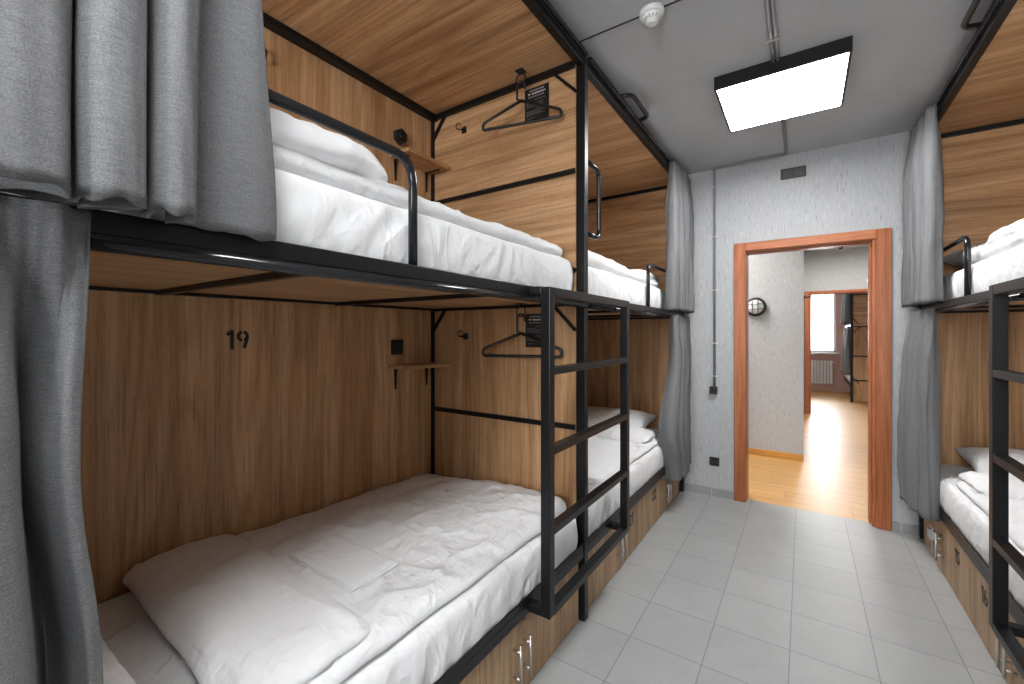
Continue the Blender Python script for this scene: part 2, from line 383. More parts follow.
# ------------------------------------------------------------------ soft goods generators
def fb(x, y, z=0.0): return noise.noise(Vector((x, y, z)))
def ridge(x, y, seed, k=5.5):
    """sharp creases in the range 0..1"""
    wx = x+0.35*fb(x*1.3, y*1.3, seed+9); wy = y+0.35*fb(x*1.3+5, y*1.3, seed+4)
    n = fb(wx, wy, seed); return max(0.0, 1-abs(n)*k)
def rounded_box(hx, hy, hz, r, step, fn):
    """closed rounded slab sampled every `step`; fn(p, nrm) -> new position"""
    nx, ny, nz = [max(2, int(round(2*h/step))) for h in (hx, hy, hz)]
    nz = max(4, nz)
    bm = bmesh.new(); cache = {}
    def vert(i, j, k):
        key = (i, j, k)
        if key in cache: return cache[key]
        p = Vector((-hx+2*hx*i/nx, -hy+2*hy*j/ny, -hz+2*hz*k/nz))
        rx = min(r, hx*.95); rz = min(r, hz*.95)
        q = Vector((max(-hx+rx, min(hx-rx, p.x)), max(-hy+rx, min(hy-rx, p.y)), max(-hz+rz, min(hz-rz, p.z))))
        d = p-q
        if d.length > 1e-9:
            e = Vector((d.x/rx, d.y/rx, d.z/rz)); e.normalize(); pp = q+Vector((e.x*rx, e.y*rx, e.z*rz)); n = e
        else: pp = p; n = Vector((0, 0, 1))
        cache[key] = bm.verts.new(fn(pp, n)); return cache[key]
    def quad(a, b, c, d):
        try: bm.faces.new((vert(*a), vert(*b), vert(*c), vert(*d))).smooth = True
        except ValueError: pass
    for i in range(nx):
        for j in range(ny):
            quad((i, j, nz), (i+1, j, nz), (i+1, j+1, nz), (i, j+1, nz)); quad((i, j, 0), (i, j+1, 0), (i+1, j+1, 0), (i+1, j, 0))
    for i in range(nx):
        for k in range(nz):
            quad((i, 0, k), (i+1, 0, k), (i+1, 0, k+1), (i, 0, k+1)); quad((i, ny, k), (i, ny, k+1), (i+1, ny, k+1), (i+1, ny, k))
    for j in range(ny):
        for k in range(nz):
            quad((0, j, k), (0, j, k+1), (0, j+1, k+1), (0, j+1, k)); quad((nx, j, k), (nx, j+1, k), (nx, j+1, k+1), (nx, j, k+1))
    mb = MB(); mb.bm.free(); mb.bm = bm; return mb
def mattress(side, XF, y0, y1, z0, z1, seed, inset, step=.02):
    xa, xb = XF+side*inset, XF+side*.965
    cx, cy, cz = (xa+xb)/2, (y0+y1)/2, (z0+z1)/2; hx, hy, hz = abs(xb-xa)/2, (y1-y0)/2, (z1-z0)/2
    def fn(p, n):
        q = p.copy(); wy = p.y+cy; f = (p.z+hz)/(2*hz)
        if abs(n.x) > .4 or (abs(p.x) > hx-.03):          # side: gathers of the fitted sheet, slanting
            g = math.sin((wy*1.0+f*.09*math.sin(seed+wy*3))*58+6*fb(wy*3, f*1.3, seed))
            a = .0055*(1-f)**.5*(0.4+.6*max(0, fb(wy*2.2, 0, seed+3)*2+.5))
            q.x += math.copysign(1, p.x)*(a*g+.010*math.sin(f*PI))
        if abs(n.y) > .4: q.y += math.copysign(1, p.y)*(.012*math.sin(f*PI)+.003*math.sin(p.x*60))
        if n.z > .5: q.z += .004*fb(p.x*4, p.y*4, seed)+.003*ridge(p.x*3, p.y*2, seed)
        return q+Vector((cx, cy, cz))
    return rounded_box(hx, hy, hz, .028, step, fn)
def duvet(side, xa, xb, y0, y1, zb, th, seed, step=.014, puff=.014, wr=1.0, lift=None):
    """flat duvet lying on the mattress; zb its underside"""
    cx, cy = (xa+xb)/2, (y0+y1)/2; hx, hy, hz = abs(xb-xa)/2, (y1-y0)/2, th/2
    def fn(p, n):
        wx, wy = p.x+cx, p.y+cy; q = p.copy(); top = (p.z+hz)/(2*hz)
        e = min(1.0, min(hx-abs(p.x), hy-abs(p.y))/.09); e = max(0, e)**.5
        h = puff*(.5+fb(wx*2.3, wy*2.1, seed))*1.0
        h += wr*.011*ridge(wx*2.6+wy*1.1, wy*1.9-wx*.4, seed)*(.5+.7*max(0, fb(wx*1.5, wy*1.5, seed+2)+.3))
        h += wr*.007*ridge(wx*4.4-wy*2.6, wy*2.1+wx*1.1, seed+15)+wr*.005*ridge(wx*9+wy*6, wy*3.3-wx*2, seed+18)*max(0, .4+fb(wx*2, wy*2, seed+21)*1.4)
        h += wr*.008*ridge(wx*6.0, wy*4.0, seed+5)+wr*.006*ridge(wx*1.6+wy*5, wy*2.5-wx*3, seed+8)+wr*.003*fb(wx*22, wy*15, seed)
        q.z += top*(h*(.35+.65*e))-top*(1-e)*th*.10
        q.x += (1-e)*.004*fb(wy*6, 0, seed+1)*3; q.y += (1-e)*.008*fb(wx*7, 3, seed+1)*3
        if lift: q.z += top*lift(wx, wy)
        return q+Vector((cx, cy, zb+hz))
    return rounded_box(hx, hy, hz, .05, step, fn)
def pillow(c, hx, hy, th, seed, tilt=0.0, yaw=0.0, step=.016):
    c = Vector(c); R = Matrix.Rotation(yaw, 3, 'Z') @ Matrix.Rotation(tilt, 3, 'X')
    def fn(p, n):
        u, v = p.x/hx, p.y/hy
        s = (max(0, 1-abs(u)**2.6)*max(0, 1-abs(v)**2.6))**.42
        t = p.z/(th/2)
        z = t*(th/2*s+.006)
        pin = 1-.07*(abs(u)**3)*(1-abs(v))-.0
        q = Vector((p.x*(1-.06*(1-abs(v)**2)*abs(u)**4), p.y*(1-.08*(1-abs(u)**2)*abs(v)**4), z))
        if t > 0: q.z += .006*ridge(p.x*5, p.y*5, seed)*s+.004*ridge(p.x*9, p.y*7, seed+3)+.006*fb(p.x*8, p.y*8, seed)*s
        return c+R @ q
    return rounded_box(hx, hy, th/2, .012, step, fn)
def roll_fold(side, xa, xb, y0, y1, zb, th, seed, crease=.020, step=.013, skew=0.0, hz_f=None):
    """turned-back end of a duvet: a thick soft fold whose ends show the layers"""
    cx, cy = (xa+xb)/2, (y0+y1)/2; hx, hy, hz = abs(xb-xa)/2, (y1-y0)/2, th/2
    def fn(p, n):
        wx, wy = p.x+cx, p.y+cy; q = p.copy(); top = (p.z+hz)/(2*hz)
        h = .007*fb(wx*4, wy*5, seed)+.007*ridge(wx*1.6+wy*.6, wy*8, seed)+.005*ridge(wx*3.5, wy*16, seed+3)+.002*fb(wx*18, wy*26, seed)
        e = max(0, min(1.0, (hx-abs(p.x))/.10))**.5
        e2 = max(0, min(1.0, (hy-abs(p.y))/.09))**.5
        q.z += top*(h-.36*th*(1-e)-.38*th*(1-e2))
        if abs(n.x) > .4:      # layered ends: a deep crease at mid height
            q.x -= math.copysign(1, p.x)*crease*math.exp(-((top-.52-.10*math.sin(wy*9))/.11)**2)
            q.x += .008*fb(wy*14, top*3, seed)
        q.y += .012*fb(wx*5, top, seed+2)+skew*(wx-cx)
        if hz_f: q.z += top*hz_f(wx, wy)
        return q+Vector((cx, cy, zb+hz))
    return rounded_box(hx, hy, hz, .045, step, fn)
def catmull(P, n):
    out = []; L = len(P)
    for i in range(L-1):
        p0, p1, p2, p3 = P[max(i-1, 0)], P[i], P[i+1], P[min(i+2, L-1)]
        for k in range(n):
            t = k/n
            out.append(tuple(.5*((2*b)+(-a+c)*t+(2*a-5*b+4*c-d)*t*t+(-a+3*b-3*c+d)*t**3) for a, b, c, d in zip(p0, p1, p2, p3)))
    out.append(tuple(P[-1])); return out
def curtain(keys, nz, name='curtain', sub=9, seed=1, hem=0.03, wob=.004, crin=0.0, thick=.004):
    """keys: list of (z, [(x, y)...]) from top to bottom, the same number of plan points in each"""
    rows = [(z, catmull(P, sub)) for z, P in keys]; bm = bmesh.new(); grid = []
    zt, zb = rows[0][0], rows[-1][0]
    for k in range(nz+1):
        z = zt+(zb-zt)*k/nz
        for a in range(len(rows)-1):
            if rows[a][0] >= z >= rows[a+1][0]-1e-9: break
        t = (rows[a][0]-z)/(rows[a][0]-rows[a+1][0]); t = t*t*(3-2*t) if len(rows) > 2 else t
        row = []
        for i, (p, q) in enumerate(zip(rows[a][1], rows[a+1][1])):
            x, y = p[0]+(q[0]-p[0])*t, p[1]+(q[1]-p[1])*t
            x += wob*fb(i*.11, z*3.1, seed)+wob*.7*fb(i*.3, z*7, seed+3); y += wob*fb(i*.13, z*2.7, seed+7)
            if crin: x += crin*fb(i*.55, z*1.3, seed+11); y += crin*fb(i*.5, z*1.1, seed+13)
            dz = 0
            if k == nz: dz = .006*fb(i*.15, 0, seed)*2
            row.append(bm.verts.new((x, y, z+dz)))
        grid.append(row)
    for A, B in zip(grid, grid[1:]):
        for i in range(len(A)-1): bm.faces.new((A[i], A[i+1], B[i+1], B[i])).smooth = True
    mb = MB(); mb.bm.free(); mb.bm = bm
    return mb, grid
def curtain_thing(keys, nz, label, name='curtain', group=None, hem_z=.035, **kw):
    mb, grid = curtain(keys, nz, **kw)
    o = mb.build(name, 'curtain', smooth=True)
    md = o.modifiers.new('thick', 'SOLIDIFY'); md.thickness = .004; md.offset = 0
    tag(o, label, 'curtain', group)
    return o

# ------------------------------------------------------------------ stencil digits
def digit(mb, ch, ox, oz, h, to3, ext, wf=.17):
    """strokes of a stencil figure in a cell h high and .62h wide; to3(u, z) gives the 3-D point"""
    w = h*wf; W = h*.60
    def seg(a, b):
        a, b = Vector(a), Vector(b); d = (b-a).normalized(); nrm = Vector((-d.y, d.x))*w/2
        mb.prism([to3(ox+p.x, oz+p.y) for p in (a+nrm, b+nrm, b-nrm, a-nrm)], ext)
    def ring(cx, cz, rx, rz, a0, a1, n=7):
        P = []
        for k in range(n+1):
            t = math.radians(a0+(a1-a0)*k/n); P.append((t,))
        out = [(cx+rx*math.cos(t[0]), cz+rz*math.sin(t[0])) for t in P]; inn = [(cx+(rx-w)*math.cos(t[0]), cz+(rz-w)*math.sin(t[0])) for t in P]
        for k in range(n):
            mb.prism([to3(ox+p[0], oz+p[1]) for p in (out[k], out[k+1], inn[k+1], inn[k])], ext)
    if ch == '1':
        seg((W*.55, 0), (W*.55, h)); seg((W*.18, h*.74), (W*.42, h*.93))
    if ch == '9':
        ring(W*.5, h*.69, W*.5, h*.31, 100, 262); ring(W*.5, h*.69, W*.5, h*.31, -75, 80)
        seg((W*.86, h*.60), (W*.62, h*.06))
    if ch == '6':
        ring(W*.5, h*.31, W*.5, h*.31, 100, 262); ring(W*.5, h*.31, W*.5, h*.31, -80, 80)
        seg((W*.14, h*.40), (W*.42, h*.96))
    if ch == '2':
        ring(W*.5, h*.70, W*.5, h*.30, 100, 190); ring(W*.5, h*.70, W*.5, h*.30, -15, 84); seg((W*.84, h*.58), (W*.18, h*.17)); seg((W*.0, w/2), (W*.42, w/2)); seg((W*.54, w/2), (W, w/2))
    if ch == '5':
        seg((W*.12, h-w/2), (W*.95, h-w/2)); seg((W*.14, h*.90), (W*.14, h*.55)); ring(W*.45, h*.32, W*.52, h*.32, -80, 100); ring(W*.45, h*.32, W*.5, h*.32, 200, 255)
def number(text, h, org, ud, parent, nrm, name='number'):
    """stencilled number; ud reading direction, nrm outward direction"""
    mb = MB(); org = Vector(org); ud = Vector(ud); nrm = Vector(nrm)
    for i, ch in enumerate(text):
        digit(mb, ch, i*h*.64-(.09*h if text[0] == '1' and i else 0), 0, h, lambda u, z: org+ud*u+Vector((0, 0, z))+nrm*.0004, nrm*.0008)
    return mb.build(name, 'ink', parent)

# ------------------------------------------------------------------ bunks
ZM0, ZM1 = 1.528, 1.566       # mid rail
def bunk(name, side, XF, ya, yb, end_at, label, detail=True, extra_post=True, plain_end=False, bars_outside=False):
    """steel-framed bunk clad in oak. side: direction from the aisle into the bed. end_at: Y of the panelled end."""
    t = lambda d: XF+side*d
    XB = XF+side*.991
    r = thing(name, ((XF+XB)/2, (ya+yb)/2, 0), label, 'bunk bed')
    e = end_at; inn = -1 if abs(e-yb) < abs(e-ya) else 1      # inward direction from the end panel
    # posts
    ends = [(e, inn)] + ([(ya if inn < 0 else yb, -inn)] if extra_post else [])
    for (py, s) in ends:
        yy = (py, py-s*.04) if py == e else (py, py+s*.0-s*.04)
        for d in (0, .951):
            MB().box(t(d-(.006 if d == 0 else 0)), t(d+.04), yy[0], yy[1], 0, 2.715).build('post', 'metal', r, .003)
    P = (e, e-inn*.016)
    # panels
    MB().box(t(.991), t(1.007), ya, yb, 0.02, 1.532).build('back_panel', 'oak_z', r)
    MB().box(t(.991), t(1.007), ya, yb, 1.532, 2.70).build('back_panel', 'oak_z', r)
    MB().box(t(.038), t(.991), P[0]+inn*.006, P[0]-inn*.010, 0.02, 1.53).build('end_panel', 'oak_z', r)
    MB().box(t(.038), t(.991), P[0]+inn*.006, P[0]-inn*.010, 1.57, 2.69 if plain_end else 2.165).build('end_panel', 'oak_x', r)
    if not plain_end: MB().box(t(.038), t(.991), P[0]+inn*.006, P[0]-inn*.010, 2.165, 2.69).build('end_panel', 'oak_x', r)
    MB().box(t(.030), t(.991), ya, yb, 2.690, 2.706).build('canopy_panel', 'oak_x', r)
    MB().box(t(.030), t(.991), ya, yb, 1.530, 1.548).build('bunk_base', 'oak_y', r)
    MB().box(t(.030), t(.991), ya, yb, .333, .349).build('bunk_base', 'oak_y', r)
    # rails
    MB().box(t(0), t(.035), ya, yb, 2.672, 2.712).build('top_rail', 'metal', r, .003)
    MB().box(t(.945), t(.991), ya, yb, 2.658, 2.690).build('top_rail', 'metal', r, .003)
    MB().box(t(0), t(.04), ya, yb, ZM0, ZM1).build('middle_rail', 'metal', r, .003)
    MB().box(t(.976), t(.991), ya, yb, 1.518, 1.530).build('middle_rail', 'metal', r)
    MB().box(t(0), t(.04), ya, yb, .308, .350).box(t(0), t(.006), ya, yb, .350, .378).build('lower_rail', 'metal', r, .002)
    ein = e+inn*.006
    if bars_outside: inn = -inn; ein = P[0]+(P[1]-P[0])/16*10
    for z0, z1, d in ((2.662, 2.690, .022), (2.153, 2.177, .012), (.917, .941, .012), (1.514, 1.530, .014), (.43, .455, .02)):
        if plain_end and z0 in (2.153, .917): continue
        MB().box(t(.04), t(.985), ein, ein+inn*d, z0, z1).build('cross_bar', 'metal', r)
    MB().box(t(.974), t(.991), ein, ein+inn*.016, .37, 2.66).build('corner_bar', 'metal', r)
    # slat bearers under the upper bunk
    y = ya+.69
    while y < yb-.3:
        MB().box(t(.04), t(.985), y-.012, y+.012, 1.514, 1.530).build('cross_bar', 'metal', r); y += .69
    # corner braces
    yb_ = ein+inn*.010
    for zt in () if plain_end else (2.665, 1.515):
        MB().bar((t(.035), yb_, zt-.118), (t(.150), yb_, zt), .016, .014).build('brace', 'metal', r)
        MB().bar((t(.978), yb_, zt-.118), (t(.885), yb_, zt), .016, .014).build('brace', 'metal', r)
    for zb in () if plain_end else (1.566, .375):
        MB().bar((t(.035), yb_, zb+.13), (t(.13), yb_, zb+.005), .016, .016).build('brace', 'metal', r)
    # curtain rods in front of the top and middle rails
    for z in (2.718, 1.513):
        MB().tube([(t(-.010), ya+.01, z), (t(-.010), yb-.01, z)], .0115, 12).build('curtain_rod', 'rod', r)
    return r
LF, RF = -0.872, 0.653
b1 = bunk('bunk_bed', -1, LF, -.14, 1.912, 1.896, 'near left oak and black steel bunk bed marked 19')
# shared numbering painted on the panel
XB = LF-.991
MB().box(XB, LF-.038, -.140, -.124, .02, 1.50).build('end_panel', 'oak_z', b1)  # unseen panel added to keep window light out of the lower bunk
number('19', .076, (XB, .757, 1.318), (0, 1, 0), b1, (1, 0, 0))
b2 = bunk('bunk_bed', -1, LF, 1.936, 3.95, 3.936, 'far left oak and black steel bunk bed ending at the door wall', extra_post=False, plain_end=True)
b3 = bunk('bunk_bed', 1, RF, 1.936, 3.95, 3.936, 'right hand oak and black steel bunk bed across the aisle', extra_post=True, plain_end=True)
# guard rails
def guard(side, XF, ya, yb, z, bunk_obj, open_low):
    x = XF+side*.020
    pts = [(x, ya, ZM1-.002), (x, ya, z), (x, yb, z)] if open_low else [(x, ya, z), (x, yb, z), (x, yb, ZM1-.002)]
    MB().tube(fillet(pts, .07, 8), .0125, 14).build('guard_rail', 'rod', bunk_obj)
guard(-1, LF, -.10, .828, 1.860, b1, False)
guard(-1, LF, 2.995, 3.90, 1.865, b2, True)
guard(1, RF, 3.033, 3.90, 1.865, b3, True)
# grab handles
def dhandle(name, pts, label, r=.0125, rr=.05):
    o = MB().tube(fillet(pts, rr, 8), r, 12)
    for p in (pts[0], pts[-1]):
        pass
    o = o.build(name, 'rod'); tag(o, label, 'handle'); return o
dhandle('grab_handle', [(LF-.005, 1.934, 2.222), (LF-.005, 2.095, 2.222), (LF-.005, 2.095, 1.870), (LF-.005, 1.934, 1.870)], 'upright black D shaped grab handle on the left shared bunk post')
dhandle('grab_handle', [(LF+.0, 2.36, 2.725), (LF+.075, 2.38, 2.725), (LF+.075, 2.68, 2.725), (LF+.0, 2.70, 2.725)], 'black loop handle on the left top rail under the ceiling', rr=.06)
dhandle('grab_handle', [(RF-.0, 2.36, 2.725), (RF-.075, 2.38, 2.725), (RF-.075, 2.68, 2.725), (RF-.0, 2.70, 2.725)], 'black loop handle on the right top rail under the ceiling', rr=.06)

# ------------------------------------------------------------------ lockers under the beds
def locker(side, XF, bounds, label, numbers, lock_doors, padlocked=False):
    """bounds: door edges in Y"""
    t = lambda d: XF+side*d
    q = .020 if side < 0 else .008      # how far the fronts sit behind the rail
    r = thing('under_bed_locker', (t(.45), (bounds[0]+bounds[-1])/2, 0), label, 'locker')
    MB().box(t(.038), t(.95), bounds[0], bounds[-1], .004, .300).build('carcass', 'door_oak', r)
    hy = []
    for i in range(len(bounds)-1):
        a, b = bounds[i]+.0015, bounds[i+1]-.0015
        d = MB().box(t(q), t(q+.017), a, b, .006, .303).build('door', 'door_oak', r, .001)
        d['label'] = 'locker front ' + ('with black number ' + numbers[i] if numbers.get(i) else 'without a number')
        # pairs of doors meet at odd bounds: handle next to the meeting edge
        y = b-.032 if i % 2 == 0 else a+.032
        x0, x1 = t(q), t(q-.032)
        h = MB(); h.tube([(x1, y, .075), (x1, y, .235)], .0055, 10)
        for z in (.105, .205): h.tube([(x0, y, z), (x1, y, z)], .0045, 8)
        h.build('handle', 'steel', d); ORIG
        if i in lock_doors:
            MB().lathe((t(q), y-.0, .272), (-side, 0, 0), [(.011, 0), (.011, .005), (.005, .007)]).build('lock', 'brass', d)
        if numbers.get(i):
            n = numbers[i]; hh = .072
            ud = (0, 1, 0) if side < 0 else (0, -1, 0)
            y0 = NUMPOS[n]
            number(n, hh, (t(q), y0, .185), ud, d, (-side, 0, 0))
    return r
NUMPOS = {'21': 2.600, '22': 3.095, '15': 3.190, '16': 2.785}
locker(-1, LF, [-.118, .36, .87, 1.36, 1.884], 'under bed oak locker of the near left bunk', {}, (3,))
locker(-1, LF, [1.936, 2.43, 2.94, 3.45, 3.905], 'under bed oak locker marked 21 and 22 beyond the left ladder', {1: '21', 2: '22'}, ())
locker(1, RF, [1.936, 2.43, 2.94, 3.45, 3.905], 'long under bed oak locker across the aisle, with a padlock on its handles', {2: '15', 1: '16'}, ())
pl = thing('padlock', (RF-.03, 3.45, .19), 'small grey padlock hooked through the locker handles beside number 15', 'padlock')
MB().box(RF-.050, RF-.026, 3.412, 3.488, .188, .236).build('lock_body', 'padlock', pl, .004)
MB().tube(fillet([(RF-.037, 3.418, .234), (RF-.037, 3.418, .262), (RF-.037, 3.482, .262), (RF-.037, 3.482, .234)], .025), .0035, 8).build('shackle', 'steel', pl)

# ------------------------------------------------------------------ ladders
def ladder(side, XF, label):
    """side as for the bunk; ladder stands off the rail"""
    xo, xi = XF-side*.092, XF-side*.052
    r = thing('ladder', ((xo+xi)/2, 1.84, .32), label, 'ladder')
    ya, yb = 1.400, 2.245
    for y in (ya, yb): MB().box(xo, xi, y, y+.04, .315, 1.556).build('side_rail', 'metal', r, .003)
    for z in (.325, .632, .935, 1.238):
        MB().box(xo, xi, ya+.04, yb, z-.014 if z > .4 else .312, z+.014 if z > .4 else .342).build('rung', 'metal', r, .002)
    MB().box(xo, xi, ya+.04, yb, 1.520, 1.556).build('rung', 'metal', r, .002)
    for y in (ya, yb):
        MB().box(xi, XF, y, y+.04, .315, .345).build('bracket', 'metal', r, .002)
        MB().box(xi, XF, y+.002, y+.038, 1.532, 1.560).build('bracket', 'metal', r, .002)
    return r
ladder(-1, LF, 'black steel ladder hung in front of the left bunks')
ladder(1, RF, 'black steel ladder at the right edge of the picture')

# ------------------------------------------------------------------ beds: mattresses and bedding
def bed(m, label, cat='mattress'):
    return tag(m, label, cat)
# near left, lower
bed(mattress(-1, LF, -.10, 1.845, .350, .538, 1, .012, .014).build('mattress', 'cotton'), 'sheeted white mattress on the near left lower bunk')
bed(mattress(-1, LF, -.10, 1.860, 1.549, 1.735, 2, .045, .014).build('mattress', 'cotton'), 'sheeted white mattress on the near left upper bunk')
bed(mattress(-1, LF, 1.965, 3.90, .350, .538, 3, .012).build('mattress', 'cotton'), 'sheeted white mattress on the far left lower bunk')
bed(mattress(-1, LF, 1.965, 3.90, 1.549, 1.735, 4, .045).build('mattress', 'cotton'), 'sheeted white mattress on the far left upper bunk')
bed(mattress(1, RF, 1.965, 3.90, .350, .538, 5, .012).build('mattress', 'cotton'), 'sheeted white mattress on the right lower bunk')
bed(mattress(1, RF, 1.965, 3.90, 1.549, 1.735, 6, .045).build('mattress', 'cotton'), 'sheeted white mattress on the right upper bunk')

def duvet_thing(side, xa, xb, y0, y1, zb, th, seed, label, fold, step=.014, **kw):
    """fold: (xa, xb, y0, y1, zb, th) of the turned-back end"""
    r = thing('duvet', ((xa+xb)/2, (y0+y1)/2, zb), label, 'duvet')
    duvet(side, xa, xb, y0, y1, zb, th, seed, step, **kw).build('cover', 'cotton', r)
    if fold: fold.build('turned_back_end', 'cotton', r)
    return r
lift1 = lambda x, y: .035*max(0, (y-1.45)/.4)*max(0, 1-abs(x+1.15)/.5)-.022*max(0, (-1.3-x)/.5)*max(0, (y-1.2)/.6)
duvet_thing(-1, -1.850, -.905, .50, 1.830, .537, .045, 11, 'white crumpled duvet spread over the near left lower bunk',
            roll_fold(-1, -1.855, -.925, .425, .765, .560, .080, 12, skew=-.03), step=.0115, lift=lift1)
duvet_thing(-1, -1.850, -.935, .10, 1.850, 1.736, .055, 13, 'white duvet lying on the near left upper bunk',
            roll_fold(-1, -1.790, -1.000, .28, .90, 1.760, .178, 14, skew=-.10, crease=.045), step=.014, puff=.015)
duvet_thing(-1, -1.850, -.905, 1.98, 3.36, .537, .040, 15, 'white duvet spread over the far left lower bunk',
            roll_fold(-1, -1.850, -.930, 3.08, 3.40, .560, .085, 16), step=.018)
duvet_thing(-1, -1.850, -.935, 1.98, 3.50, 1.736, .055, 17, 'white duvet lying on the far left upper bunk',
            roll_fold(-1, -1.60, -.985, 3.28, 3.66, 1.765, .12, 18), step=.018, lift=lambda x, y: .05*max(0, (2.9-y)/.9))
duvet_thing(1, .690, 1.630, 1.98, 3.34, .537, .040, 19, 'white duvet spread over the right lower bunk',
            roll_fold(1, .705, 1.630, 3.04, 3.38, .560, .085, 20), step=.018)
duvet_thing(1, .715, 1.630, 1.98, 3.12, 1.736, .065, 21, 'white duvet puffed up on the right upper bunk',
            roll_fold(1, .735, 1.62, 2.70, 3.10, 1.765, .12, 22), step=.018)
# pillows
def pil(c, hx, hy, th, seed, label, **kw): tag(pillow(c, hx, hy, th, seed, **kw).build('pillow', 'cotton'), label, 'pillow')
pil((-1.33, .130, .600), .36, .20, .11, 31, 'white pillow at the head of the near left lower bunk, half hidden by the curtain')
pil((-1.42, 3.66, .615), .34, .23, .13, 32, 'white pillow at the far end of the far left lower bunk', tilt=.12)
pil((1.16, 3.64, .615), .36, .23, .13, 33, 'white pillow at the far end of the right lower bunk', tilt=.12)
pil((1.10, 3.60, 1.83), .37, .24, .15, 34, 'white pillow at the far end of the right upper bunk', tilt=.1)
# towels folded flat on the duvets
def towel(x0, x1, y0, y1, z, label, yaw=0.0):
    mb = MB()
    def slab(h0, h1, ins):
        def fn(p, n):
            return Vector((p.x+(x0+x1)/2, p.y+(y0+y1)/2, p.z+(h0+h1)/2+.003*fb(p.x*9, p.y*9, 3)))
        return rounded_box((x1-x0)/2-ins, (y1-y0)/2-ins, (h1-h0)/2, .006, .018, fn)
    m = slab(z, z+.009, 0)
    b2_ = slab(z+.007, z+.015, .004)
    me = bpy.data.meshes.new('tmp'); b2_.bm.to_mesh(me); m.bm.from_mesh(me); bpy.data.meshes.remove(me)
    for f in m.bm.faces: f.smooth = True
    tag(m.build('folded_towel', 'cotton'), label, 'towel')
towel(-1.50, -1.13, .80, .99, .598, 'thin folded white towel on the near left lower duvet')
towel(-1.62, -1.30, 2.86, 3.05, .592, 'thin folded white towel on the far left lower duvet')

# ------------------------------------------------------------------ shelves, sockets, hooks, hangers, notices
def shelf(z, label):
    r = thing('wall_shelf', (XB+.08, 1.71, z), label, 'shelf', 'corner shelves in the near left bunk')
    MB().box(XB, XB+.155, 1.555, 1.872, z, z+.018).build('board', 'oak_y', r, .001)
    for y in (1.60, 1.835):
        b = MB(); b.prism([(XB, y-.010, z), (XB, y+.010, z), (XB, y+.004, z-.115), (XB, y-.004, z-.115)], (.006, 0, 0)); b.box(XB, XB+.11, y-.008, y+.008, z-.004, z)
        b.build('bracket', 'metal', r)
    return r
shelf(1.190, 'small oak shelf on black brackets inside the lower near bunk')
shelf(2.338, 'small oak shelf on black brackets inside the upper near bunk')
s = thing('socket', (XB, 1.610, 1.305), 'square black wall socket above the lower shelf', 'socket')
MB().box(XB, XB+.010, 1.570, 1.650, 1.265, 1.345).build('plate', 'plastic', s, .003)
MB().lathe((XB+.010, 1.610, 1.305), (1, 0, 0), [(.027, 0), (.027, .006), (.021, .006), (.020, .002)]).build('outlet', 'plastic', s)
s = thing('hex_socket', (XB, 1.625, 2.470), 'black hexagonal socket on the panel above the upper shelf', 'wall lamp')  # a hexagonal wall socket, gives no light
mb = MB(); mb.prism([(XB, 1.625+.045*math.sin(a), 2.47+.045*math.cos(a)) for a in (k*PI/3 for k in range(6))], (.03, 0, 0)); mb.build('body', 'plastic', s, .004)
MB().lathe((XB+.03, 1.625, 2.47), (1, 0, 0), [(.024, 0), (.024, .006), (.008, .009)]).build('dial', 'metal', s)
YE = 1.890     # near face of the end panel
def hook(x, z, label):
    r = thing('coat_hook', (x, YE, z), label, 'hook', 'small black hooks on the end panel')
    MB().box(x-.016, x+.016, YE-.006, YE, z-.018, z+.018).build('plate', 'plastic', r, .001)
    pts = [(x, YE-.006, z), (x-.02, YE-.03, z)] + arc((x-.02, YE-.032, z+.016), .016, -PI/2, PI*.8, 8, (-1, 0, 0), (0, 0, 1))
    MB().tube(pts, .0028, 8).build('prong', 'metal', r)
hook(-1.600, 1.365, 'small black square hook on the lower end panel'); hook(-1.612, 2.548, 'small black square hook on the upper end panel')
def hookcurl(x, y, z):
    pass
def hanger(cx, cy, zring, label, rlabel):
    # ceiling eye
    r = thing('ceiling_eye', (cx, cy, zring), rlabel, 'hook', 'eyes that the hangers hang from')
    MB().box(cx-.022, cx+.022, cy-.022, cy+.022, zring-.004, zring).build('plate', 'metal', r, .001)
    MB().tube(arc((cx, cy, zring-.040), .026, 0, 2*PI, 20, (1, 0, 0), (0, 0, 1))[:-1], .0032, 8, closed=True).tube([(cx, cy, zring-.004), (cx, cy, zring-.014)], .006).build('ring', 'metal', r)
    # hanger
    ang = math.atan2(.085, .35); d = Vector((math.cos(ang), math.sin(ang), 0)); up = Vector((0, 0, 1))
    h = thing('coat_hanger', (cx, cy, zring-.27), label, 'coat hanger', 'black coat hangers')
    o = Vector((cx, cy, 0)); zt = zring-.060
    P = lambda u, z: o+d*u+up*z
    hk = [P(.020, zt-.030), P(.020, zt-.014)] + arc(P(0, zt-.012), .020, 0, PI, 8, d, up) + [P(-.020, zt-.05), P(-.020, zt-.078), P(0, zt-.088)]
    MB().tube(hk, .0058, 8).build('hook', 'plastic', h)
    a = zt-.088; b = zring-.262
    body = fillet([P(0, a), P(.205, b+.035), P(.208, b), P(-.208, b), P(-.205, b+.035), P(0, a)], .022, 6)
    MB().tube(body, .0078, 8).build('body', 'plastic', h)
    n = MB()
    for sgn in (-1, 1):
        for k in range(3): n.tube([P(sgn*(.150+k*.010), b+.004), P(sgn*(.150+k*.010), b+.012)], .0022, 6)
    n.build('notches', 'metal', h)
hanger(-1.168, 1.800, 2.690, 'black coat hanger hanging in the upper near bunk', 'black eye plate under the canopy holding the upper hanger')
hanger(-1.168, 1.800, 1.530, 'black coat hanger hanging in the lower near bunk', 'black eye plate under the upper base holding the lower hanger')
